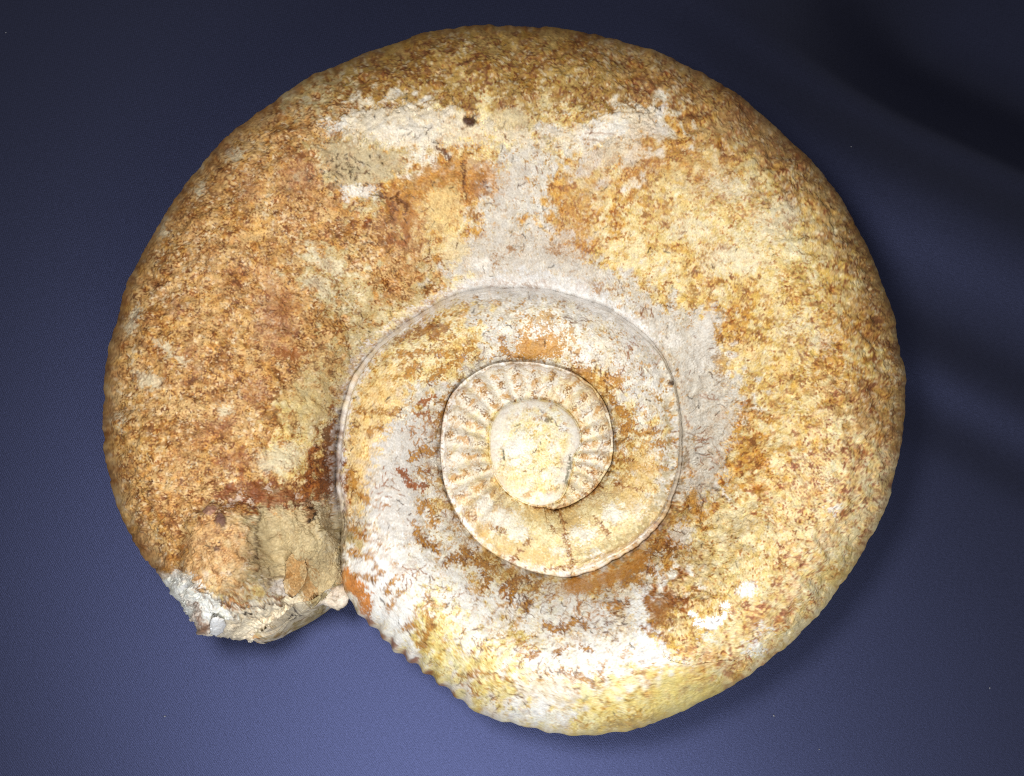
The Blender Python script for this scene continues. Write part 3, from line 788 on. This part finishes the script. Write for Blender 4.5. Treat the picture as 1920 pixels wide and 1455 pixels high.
# ------------------------------------------------------------------ materials
def stone_material(name, rough=0.72, bump=0.35, mottle=.28):
    m = bpy.data.materials.new(name)
    m.use_nodes = True
    nt = m.node_tree
    b = nt.nodes['Principled BSDF']
    at = nt.nodes.new('ShaderNodeAttribute')
    at.attribute_name = 'stone_colour'
    tc = nt.nodes.new('ShaderNodeTexCoord')
    n1 = nt.nodes.new('ShaderNodeTexNoise')
    n1.inputs['Scale'].default_value = 1500
    n1.inputs['Detail'].default_value = 4
    n1.inputs['Roughness'].default_value = .65
    nt.links.new(tc.outputs['Object'], n1.inputs['Vector'])
    mr = nt.nodes.new('ShaderNodeMapRange')
    mr.inputs['From Min'].default_value = .25
    mr.inputs['From Max'].default_value = .75
    mr.inputs['To Min'].default_value = .84
    mr.inputs['To Max'].default_value = 1.14
    nt.links.new(n1.outputs['Fac'], mr.inputs['Value'])
    mx = nt.nodes.new('ShaderNodeMix')
    mx.data_type = 'RGBA'
    mx.blend_type = 'MULTIPLY'
    mx.inputs['Factor'].default_value = 1
    nt.links.new(at.outputs['Color'], mx.inputs['A'])
    nt.links.new(mr.outputs['Result'], mx.inputs['B'])
    n4 = nt.nodes.new('ShaderNodeTexNoise')
    n4.inputs['Scale'].default_value = 520
    n4.inputs['Detail'].default_value = 3
    nt.links.new(tc.outputs['Object'], n4.inputs['Vector'])
    ra = nt.nodes.new('ShaderNodeValToRGB')
    ra.color_ramp.elements[0].position = .36
    ra.color_ramp.elements[0].color = (.70, .60, .50, 1)
    ra.color_ramp.elements[1].position = .56
    ra.color_ramp.elements[1].color = (1.05, 1.05, 1.05, 1)
    nt.links.new(n4.outputs['Fac'], ra.inputs['Fac'])
    mx2 = nt.nodes.new('ShaderNodeMix')
    mx2.data_type = 'RGBA'
    mx2.blend_type = 'MULTIPLY'
    mx2.inputs['Factor'].default_value = mottle
    nt.links.new(mx.outputs['Result'], mx2.inputs['A'])
    nt.links.new(ra.outputs['Color'], mx2.inputs['B'])
    nt.links.new(mx2.outputs['Result'], b.inputs['Base Color'])
    rr_ = nt.nodes.new('ShaderNodeMapRange')
    rr_.inputs['From Min'].default_value = .3
    rr_.inputs['From Max'].default_value = .7
    rr_.inputs['To Min'].default_value = rough + .16
    rr_.inputs['To Max'].default_value = rough - .22
    n3 = nt.nodes.new('ShaderNodeTexNoise')
    n3.inputs['Scale'].default_value = 260
    n3.inputs['Detail'].default_value = 6
    n3.inputs['Roughness'].default_value = .75
    nt.links.new(tc.outputs['Object'], n3.inputs['Vector'])
    nt.links.new(n3.outputs['Fac'], rr_.inputs['Value'])
    nt.links.new(rr_.outputs['Result'], b.inputs['Roughness'])
    b.inputs['Specular IOR Level'].default_value = .35
    n2 = nt.nodes.new('ShaderNodeTexNoise')
    n2.inputs['Scale'].default_value = 1100
    n2.inputs['Detail'].default_value = 5
    nt.links.new(tc.outputs['Object'], n2.inputs['Vector'])
    bp = nt.nodes.new('ShaderNodeBump')
    bp.inputs['Strength'].default_value = bump
    bp.inputs['Distance'].default_value = .0003
    nt.links.new(n2.outputs['Fac'], bp.inputs['Height'])
    nt.links.new(bp.outputs['Normal'], b.inputs['Normal'])
    return m


STONE = stone_material('limestone', .7, .16)
POLISHED = stone_material('worn_limestone', .45, .10, .12)


def mesh_from_grid(name, P, C, mat, parent, closed_u=False, cap=None):
    nu, nv = P.shape[:2]
    idx = np.arange(nu * nv).reshape(nu, nv)
    if closed_u:
        a, b = idx, np.roll(idx, -1, 0)
    else:
        a, b = idx[:-1], idx[1:]
    q = np.stack([a[:, :-1], b[:, :-1], b[:, 1:], a[:, 1:]], -1).reshape(-1, 4)
    return raw_mesh(name, P.reshape(-1, 3), q, C.reshape(-1, 3), mat, parent)


def raw_mesh(name, V, F, C, mat, parent):
    me = bpy.data.meshes.new(name)
    nf, k = F.shape
    me.vertices.add(len(V))
    me.vertices.foreach_set('co', np.ascontiguousarray(V * S, dtype=np.float32).ravel())
    me.loops.add(nf * k)
    me.loops.foreach_set('vertex_index', np.ascontiguousarray(F, dtype=np.int32).ravel())
    me.polygons.add(nf)
    me.polygons.foreach_set('loop_start', np.arange(0, nf * k, k, dtype=np.int32))
    me.polygons.foreach_set('use_smooth', np.ones(nf, dtype=bool))
    me.update(calc_edges=True)
    if C is not None:
        at = me.attributes.new('stone_colour', 'FLOAT_COLOR', 'POINT')
        c4 = np.ones((len(V), 4), np.float32)
        c4[:, :3] = np.clip(C, 0.004, .86)
        at.data.foreach_set('color', c4.ravel())
    me.materials.append(mat)
    o = bpy.data.objects.new(name, me)
    scene.collection.objects.link(o)
    if parent is not None:
        o.parent = parent
    return o


ROOT = bpy.data.objects.new('ammonite_fossil', None)
scene.collection.objects.link(ROOT)
ROOT['label'] = 'large rusty cream coiled ammonite fossil lying on the dark blue cloth'
ROOT['category'] = 'fossil'
ROOT.empty_display_size = .02

SURF = []          # (px, py, position, normal) of the built surface, for laying chips on it


def build_whorl(name, a_start, a_end, nu, nvis, nhid, ribs=None, lift=0.0, mat=STONE, keep=True, end_cap=False, shape=None):
    v = np.linspace(0, 1, nu)[:, None]
    j = np.r_[np.linspace(0, JV - 1, nvis), np.linspace(JV - 1, J - 1, nhid + 1)[1:]][None, :]
    jn = j / (JV - 1)
    a0 = a_start(jn) if callable(a_start) else a_start + 0 * jn
    a1 = a_end(jn) if callable(a_end) else a_end + 0 * jn
    Aq = a0 + (a1 - a0) * v
    P = grid_sample(Aq, np.broadcast_to(j, Aq.shape))
    px, py = project(P)
    if shape is not None:
        P = shape(P, px, py, Aq, jn)
    N = normals(P)
    h = samp(HGT, px, py) * (.45 if mat is POLISHED else (.95 if end_cap else .8)) + lift * (1 - sstep(.62, .85, jn))
    if ribs is not None:
        h = h + ribs(Aq, jn)
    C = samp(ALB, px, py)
    k_st = (sstep(.72, .3, np.abs(N @ (CAM / np.linalg.norm(CAM)))) * sstep(.55, .75, jn))[..., None] * .75
    C = C * (1 - k_st) + samp(SOFT, px, py) * k_st
    h = h * sstep(0, .05, jn) * (1 - .5 * k_st[..., 0] * (ribs is not ribs_middle) * (not end_cap))
    P = P + N * h[..., None]
    if end_cap:
        nc = 60
        last = P[-1]
        vis = slice(0, nvis + nhid)
        cen = last[vis].mean(0) * [1, 1, .8]
        out = (P[-1] - P[-4]).mean(0)
        out /= np.linalg.norm(out)
        rings, cols = [], []
        for k in range(1, nc + 1):
            f = k / nc
            p = last * (1 - f) + cen * f + out * 5 * math.sin(min(1, f * 1.6) * math.pi / 2)
            qx, qy = project(p)
            rings.append(p + out * (np.interp(np.sin(qx / 13) + np.cos(qy / 9), [-2, 2], [-4, 4]) * (f > .05))[:, None])
            cols.append(samp(ALB, qx - 25 * f, qy - 25 * f))
        P = np.concatenate([P, np.array(rings)], 0)
        C = np.concatenate([C, np.array(cols)], 0)
    sk = P[:, :1] * 1.0
    inw = P[:, :1] - P[:, 6:7]
    inw /= np.linalg.norm(inw[..., :2], axis=-1, keepdims=True) + 1e-9
    skirt = [sk + inw * [1, 1, 0] * d - np.array([0, 0, z]) for d, z in ((9, 26), (7, 14), (4, 5))]
    P = np.concatenate(skirt + [P], 1)
    C = np.concatenate([C[:, :1]] * 3 + [C], 1)
    P[..., 2] = np.maximum(P[..., 2], 1.5)
    o = mesh_from_grid(name, P, C, mat, ROOT)
    q = P[:nu:4, 3:nvis + 3:3].reshape(-1, 3)
    SURF.append((q, N[::4, :nvis:3].reshape(-1, 3)))
    return o


# >>> PARTS
def ribs_inner(Aq, jn):
    w = np.clip(jn, 0, 1)
    env = (1 - .45 * sstep(240, 276, Aq)) * sstep(.02, .25, w) * (1 - sstep(.8, 1.0, w))
    rim = np.exp(-((w - .93) / .05) ** 2) * 3.0 * (1 - sstep(250, 278, Aq))
    env = env * (.78 + .22 * np.sin(np.radians(Aq * 5.3)) * np.sin(np.radians(Aq * 2.1 + 40)))
    return env * 4.2 * np.sin(np.radians(Aq * 27 + 25 * np.sin(np.radians(Aq * 3)) + 40 * w)) + rim


def ribs_middle(Aq, jn):
    w = np.clip(jn, 0, 1.4)
    tooth = sstep(578, 588, Aq) * (1 - sstep(612, 618, Aq)) * sstep(.70, .97, w)
    rim = np.exp(-((w - .955) / .035) ** 2) * (3.0 + 6 * sstep(395, 420, Aq) * (1 - sstep(520, 545, Aq))) * (1 - sstep(560, 575, Aq))
    wg = np.interp(Aq, [283, 330, 400], [.78, .84, .9])
    grv = (sstep(283, 296, Aq) * (1 - sstep(380, 408, Aq))) * (5.5 * np.exp(-((w - .95) / .045) ** 2) - 9 * np.exp(-((w - wg) / .055) ** 2))
    rim = rim + grv
    vent = sstep(.82, 1, w) * sstep(615, 630, Aq)
    return tooth * 3.2 * np.sin(np.radians(Aq * 84)) + rim + vent * 1.3 * np.sin(np.radians(Aq * 71)) * (1 - sstep(648, 660, Aq))


def ribs_body(Aq, jn):
    w = np.clip(jn, 0, 1.6)
    broad = sstep(685, 730, Aq) * sstep(.25, .5, w) * (1 - sstep(1.0, 1.2, w)) * 1.6 * np.sin(np.radians(Aq * 21 + 60 * w)) * (.6 + .4 * np.sin(np.radians(Aq * 3.7)))
    return broad + sstep(678, 700, Aq) * sstep(.80, 1, w) * .7 * np.sin(np.radians(Aq * 150 + 60 * np.sin(np.radians(Aq * 7)))) * (.5 + .5 * np.sin(np.radians(Aq * 5)))


crust_edge = lambda jn: 668 + 6 * np.sin(jn * 7 + 1) + 3 * np.sin(jn * 19)
mouth_edge = lambda jn: 911.5 + 3.0 * np.sin(jn * 5.5) - 2.5 * sstep(.15, .5, jn) + 9 * sstep(.72, 1.0, jn)


BUMPS = [(502, 1050, 32, 72, -58), (535, 1050, 58, 75, -46), (560, 1100, 40, 50, -26), (612, 1000, 30, 70, 8), (335, 1020, 20, 60, -14), (300, 960, 45, 40, 6),
         (405, 1030, 50, 60, 6), (432, 1124, 46, 9, -9), (548, 1116, 12, 9, -16)]
BOSS = [(352, 1010), (392, 970), (452, 964), (474, 1010), (466, 1072), (440, 1110), (392, 1112), (352, 1084)]


def poly_dist(pts, px, py):
    pts = np.asarray(pts, float)
    x, y = px, py
    d = np.full(x.shape, 1e9)
    ins = np.zeros(x.shape, bool)
    for a_, b_ in zip(pts, np.roll(pts, -1, 0)):
        ab = b_ - a_
        t = np.clip(((x - a_[0]) * ab[0] + (y - a_[1]) * ab[1]) / (ab @ ab), 0, 1)
        d = np.minimum(d, np.hypot(x - a_[0] - t * ab[0], y - a_[1] - t * ab[1]))
        c = (a_[1] > y) != (b_[1] > y)
        ins ^= c & (x < (b_[0] - a_[0]) * (y - a_[1]) / (b_[1] - a_[1] + 1e-12) + a_[0])
    return np.where(ins, 0, d)


def shape_mouth(P, px, py, Aq, jn):
    P = P.copy()
    k = (1 - sstep(1.0, 1.25, jn))
    # the rusty boss stands proud of the hollow beside it
    bx = sstep(30, 0, poly_dist(BOSS, px, py))
    P[..., 2] += 17 * bx * k
    for x, y, rx, ry, dz in BUMPS:
        P[..., 2] += dz * np.exp(-((px - x) / rx) ** 2 - ((py - y) / ry) ** 2) * k
    # the broken rim falls away towards its outline
    d = (AE - Aq) * np.radians(1) * spiral(Aq) * np.interp(jn, [0, 1], [.6, 1])
    fall = (1 - sstep(0, 95, d)) ** 1.5
    zt = np.interp(jn, [0, .3, 1, 1.3], [250, 235, 215, 120])
    P[..., 2] = P[..., 2] * (1 - .75 * fall * k) + zt * .75 * fall * k
    return P


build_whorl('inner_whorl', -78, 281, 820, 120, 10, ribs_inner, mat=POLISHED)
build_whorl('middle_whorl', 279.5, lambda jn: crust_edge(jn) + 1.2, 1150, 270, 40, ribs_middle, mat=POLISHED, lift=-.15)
build_whorl('body_whorl', crust_edge, mouth_edge, 1500, 345, 60, ribs_body, lift=1.8)
build_whorl('broken_mouth', lambda jn: mouth_edge(jn) - .6, lambda jn: AE + .5 * np.sin(jn * 23) + .35 * np.sin(jn * 51 + 1) - .3, 260, 345, 60, None, lift=1.55, end_cap=True, shape=shape_mouth)['label'] = 'broken mouth end packed with pale matrix'

# core cap: a low dome on the first turn
nth, nr = 420, 90
th = np.linspace(-180, 180, nth, endpoint=False)
R = smooth1(np.r_[core_r(th)[-20:], core_r(th), core_r(th)[:20]], 9)[20:-20]
f = np.r_[1.045, 1.03, 1.02, 1.012, 1.006, np.linspace(1.0, 0.0, nr - 5)]
rr = R[:, None] * f[None, :]
zz = ZM + 26 + 24 * np.sqrt(np.clip(1 - (np.clip(f, 0, 1)) ** 2.6, 0, 1))[None, :] - 600 * np.clip(f - 1.006, 0, 1)[None, :]
P = polar(th[:, None] + 0 * rr, rr, zz + 0 * rr)
px, py = project(P)
P[..., 2] += samp(HGT, px, py) * .3
mesh_from_grid('core_whorl', P, samp(ALB, px, py), POLISHED, ROOT, closed_u=True)

# ------------------------------------------------------------------ loose-looking pieces stuck on the shell
SP = np.concatenate([a for a, _ in SURF])
SPX, SPY = project(SP)


def surf_z(x, y):
    """height of the shell under the surveyed point"""
    d = (SPX - x) ** 2 + (SPY - y) ** 2
    k = np.argpartition(d, 12)[:12]
    return float(SP[k, 2].max())


def lump(name, pts, height, colour, z=None, sink=8, dome=.5, tint=.0, mat=STONE, n=96, rings=22, label=None, rough_=1.0):
    """a piece with the given outline, standing `height` above the shell; rounded edges, sides going down into the shell"""
    pts = np.asarray(pts, float)
    seg = np.r_[0, np.cumsum(np.linalg.norm(np.diff(np.r_[pts, pts[:1]], axis=0), axis=1))]
    q = np.linspace(0, seg[-1], n, endpoint=False)
    out = np.stack([np.interp(q, seg, np.r_[pts[:, i], pts[:1, i]]) for i in (0, 1)], 1)
    wob = 1.2 * rough_ * np.stack([samp(RAGX, out[:, 0], out[:, 1]), samp(RAGY, out[:, 0], out[:, 1])], 1)
    out = out + wob
    cen = out.mean(0)
    f = np.r_[1.0, 1.0, np.linspace(1, 0.02, rings)]
    out0 = out - wob
    X = cen[0] + (out0[:, 0] - cen[0])[:, None] * f + wob[:, :1] * f ** 5
    Y = cen[1] + (out0[:, 1] - cen[1])[:, None] * f + wob[:, 1:] * f ** 5
    if z is None:
        Z0 = np.array([surf_z(a, b_) for a, b_ in out])
        M_ = np.c_[out, np.ones(n)]
        k_ = np.linalg.lstsq(M_, Z0, rcond=None)[0]
        Z = k_[0] * X + k_[1] * Y + k_[2]
    else:
        Z = np.full(X.shape, float(z))
    prof = np.clip(1 - f ** 4, 0, 1) ** .5 * (1 - dome) + np.clip(1 - f ** 2, 0, 1) ** .5 * dome
    Z = Z + height * prof
    Z[:, 0] -= sink
    P_ = unproject(X, Y, Z)
    hh = samp(HGT, X, Y)
    P_[..., 2] += .6 * rough_ * (hh - hh.mean())
    C_ = samp(ALB, X, Y) * (1 - colour[1]) + tone(colour[0]) * colour[1]
    C_ = C_ * (1 + .10 * samp(grain, X, Y))[..., None]
    o = mesh_from_grid(name, P_, C_, mat, ROOT, closed_u=True)
    if label:
        o['label'] = label
    return o


lump('white_pebble', [(392, 1172), (397, 1160), (408, 1155), (420, 1160), (424, 1172), (418, 1186), (404, 1194), (393, 1188)], 24, ((246, 246, 244), .9), sink=40, dome=.9,
     label='bright white pebble stuck in the broken rim', rough_=.8)
lump('shell_fragment', [(535, 1052), (546, 1038), (560, 1036), (572, 1050), (577, 1070), (572, 1096), (560, 1114), (546, 1122), (534, 1112), (532, 1090), (536, 1070)], 3, ((190, 134, 66), .25),
     sink=14, dome=.6, label='rust spotted shell fragment in the broken mouth')
lump('matrix_lump', [(556, 1138), (576, 1112), (606, 1098), (640, 1086), (654, 1100), (656, 1122), (648, 1138), (634, 1144), (620, 1141), (606, 1133), (590, 1138), (572, 1146)], 22, ((222, 208, 190), .75),
     z=212, sink=120, dome=.35, label='crumbly pale lump of matrix under the mouth')

# ------------------------------------------------------------------ the cloth
m = bpy.data.materials.new('cloth')
m.use_nodes = True
nt = m.node_tree
b = nt.nodes['Principled BSDF']
b.inputs['Base Color'].default_value = (.022, .023, .037, 1)
b.inputs['IOR'].default_value = 1.9
b.inputs['Roughness'].default_value = .46
b.inputs['Specular IOR Level'].default_value = 1.0
b.inputs['Specular Tint'].default_value = (.32, .36, 1, 1)
tc = nt.nodes.new('ShaderNodeTexCoord')
mp = nt.nodes.new('ShaderNodeMapping')
mp.inputs['Rotation'].default_value = (0, 0, math.radians(32))
mp.inputs['Scale'].default_value = (1.0, 2.6, 1)
nt.links.new(tc.outputs['Object'], mp.inputs['Vector'])
nz = nt.nodes.new('ShaderNodeTexNoise')
nz.inputs['Scale'].default_value = 900
nz.inputs['Detail'].default_value = 3
nz.inputs['Roughness'].default_value = .7
nt.links.new(mp.outputs['Vector'], nz.inputs['Vector'])
wv = nt.nodes.new('ShaderNodeTexWave')
wv.inputs['Scale'].default_value = 420
wv.inputs['Distortion'].default_value = 2.5
wv.inputs['Detail'].default_value = 2
wv.inputs['Detail Scale'].default_value = 2
nt.links.new(mp.outputs['Vector'], wv.inputs['Vector'])
ad = nt.nodes.new('ShaderNodeMath')
ad.operation = 'MULTIPLY_ADD'
ad.inputs[1].default_value = .35
nt.links.new(wv.outputs['Fac'], ad.inputs[0])
nt.links.new(nz.outputs['Fac'], ad.inputs[2])
cr = nt.nodes.new('ShaderNodeMapRange')
cr.inputs['From Min'].default_value = .35
cr.inputs['From Max'].default_value = 1.0
cr.inputs['To Min'].default_value = .68
cr.inputs['To Max'].default_value = 1.32
nt.links.new(ad.outputs['Value'], cr.inputs['Value'])
for sock, c_ in (('Base Color', (.0085, .0082, .0082)), ('Specular Tint', (.205, .245, .56))):
    vm = nt.nodes.new('ShaderNodeVectorMath')
    vm.operation = 'SCALE'
    vm.inputs[0].default_value = c_
    nt.links.new(cr.outputs['Result'], vm.inputs['Scale'])
    nt.links.new(vm.outputs['Vector'], b.inputs[sock])
bp = nt.nodes.new('ShaderNodeBump')
bp.inputs['Strength'].default_value = .25
bp.inputs['Distance'].default_value = .0003
nt.links.new(ad.outputs['Value'], bp.inputs['Height'])
nt.links.new(bp.outputs['Normal'], b.inputs['Normal'])
n = 520
gx = np.linspace(-2600, 2600, n)
gy = np.linspace(-2200, 2400, n)
GXX, GYY = np.meshgrid(gx, gy, indexing='ij')
# soft folds running down to the right behind the shell, the last one falling away
ns = np.linspace(-4000, 4000, 8001)
slope = -.5 * np.exp(-((ns - 905) / 48) ** 2) - .26 * np.exp(-((ns - 560) / 45) ** 2) - .16 * np.exp(-((ns - 377) / 40) ** 2) \
    + .14 * np.exp(-((ns - 730) / 80) ** 2) + .09 * np.exp(-((ns - 465) / 40) ** 2) - 1.2 * sstep(950, 1040, ns) * sstep(1500, 1200, ns)
hs = np.cumsum(slope)
hs -= np.interp(0, ns, hs)
sx = .504 * GXX + .864 * GYY
tx = .864 * GXX - .504 * GYY
ZZ = np.interp(sx + 12 * np.sin(tx / 190), ns, hs) * sstep(-250, 420, tx) + 1.2 * np.sin(GXX / 170 + GYY / 310) * np.sin(GYY / 230)
ZZ = np.where(np.hypot(GXX - 20, GYY - 10) < 640, np.minimum(ZZ, 0) * 0, ZZ * sstep(640, 760, np.hypot(GXX - 20, GYY - 10)))
V = np.stack([GXX, GYY, ZZ], -1)
cl = mesh_from_grid('cloth', V, np.zeros_like(V) + .05, m, None)
cl['label'] = 'dark blue woven cloth spread under the fossil'
cl['kind'] = 'structure'

# a little lint caught on the cloth
lm = bpy.data.materials.new('lint')
lm.use_nodes = True
lm.node_tree.nodes['Principled BSDF'].inputs['Base Color'].default_value = (.34, .34, .36, 1)
lm.node_tree.nodes['Principled BSDF'].inputs['Roughness'].default_value = .9
lr = random.Random(3)
LV, LF = [], []
spots_ = [(11, 61), (309, 1343), (1536, 1405), (1856, 1290), (1451, 1342), (1596, 275)]
for x, y in spots_:
    c_ = unproject(x, y, 3.0)
    r_ = lr.uniform(.9, 1.7)
    st_ = lr.uniform(1, 2.4)
    a_ = lr.uniform(0, 3)
    k0 = len(LV)
    for dx_, dy_, dz_ in ((st_, 0, 0), (0, 1, 0), (-st_, 0, 0), (0, -1, 0), (0, 0, .8), (0, 0, -.8)):
        LV.append(c_ + r_ * np.array([dx_ * math.cos(a_) - dy_ * math.sin(a_), dx_ * math.sin(a_) + dy_ * math.cos(a_), dz_]))
    for i_ in range(4):
        LF += [(k0 + i_, k0 + (i_ + 1) % 4, k0 + 4), (k0 + (i_ + 1) % 4, k0 + i_, k0 + 5)]
lint = raw_mesh('lint', np.array(LV), np.array(LF), None, lm, None)
lint['kind'] = 'stuff'
lint['label'] = 'tiny pale specks of lint scattered on the dark cloth'
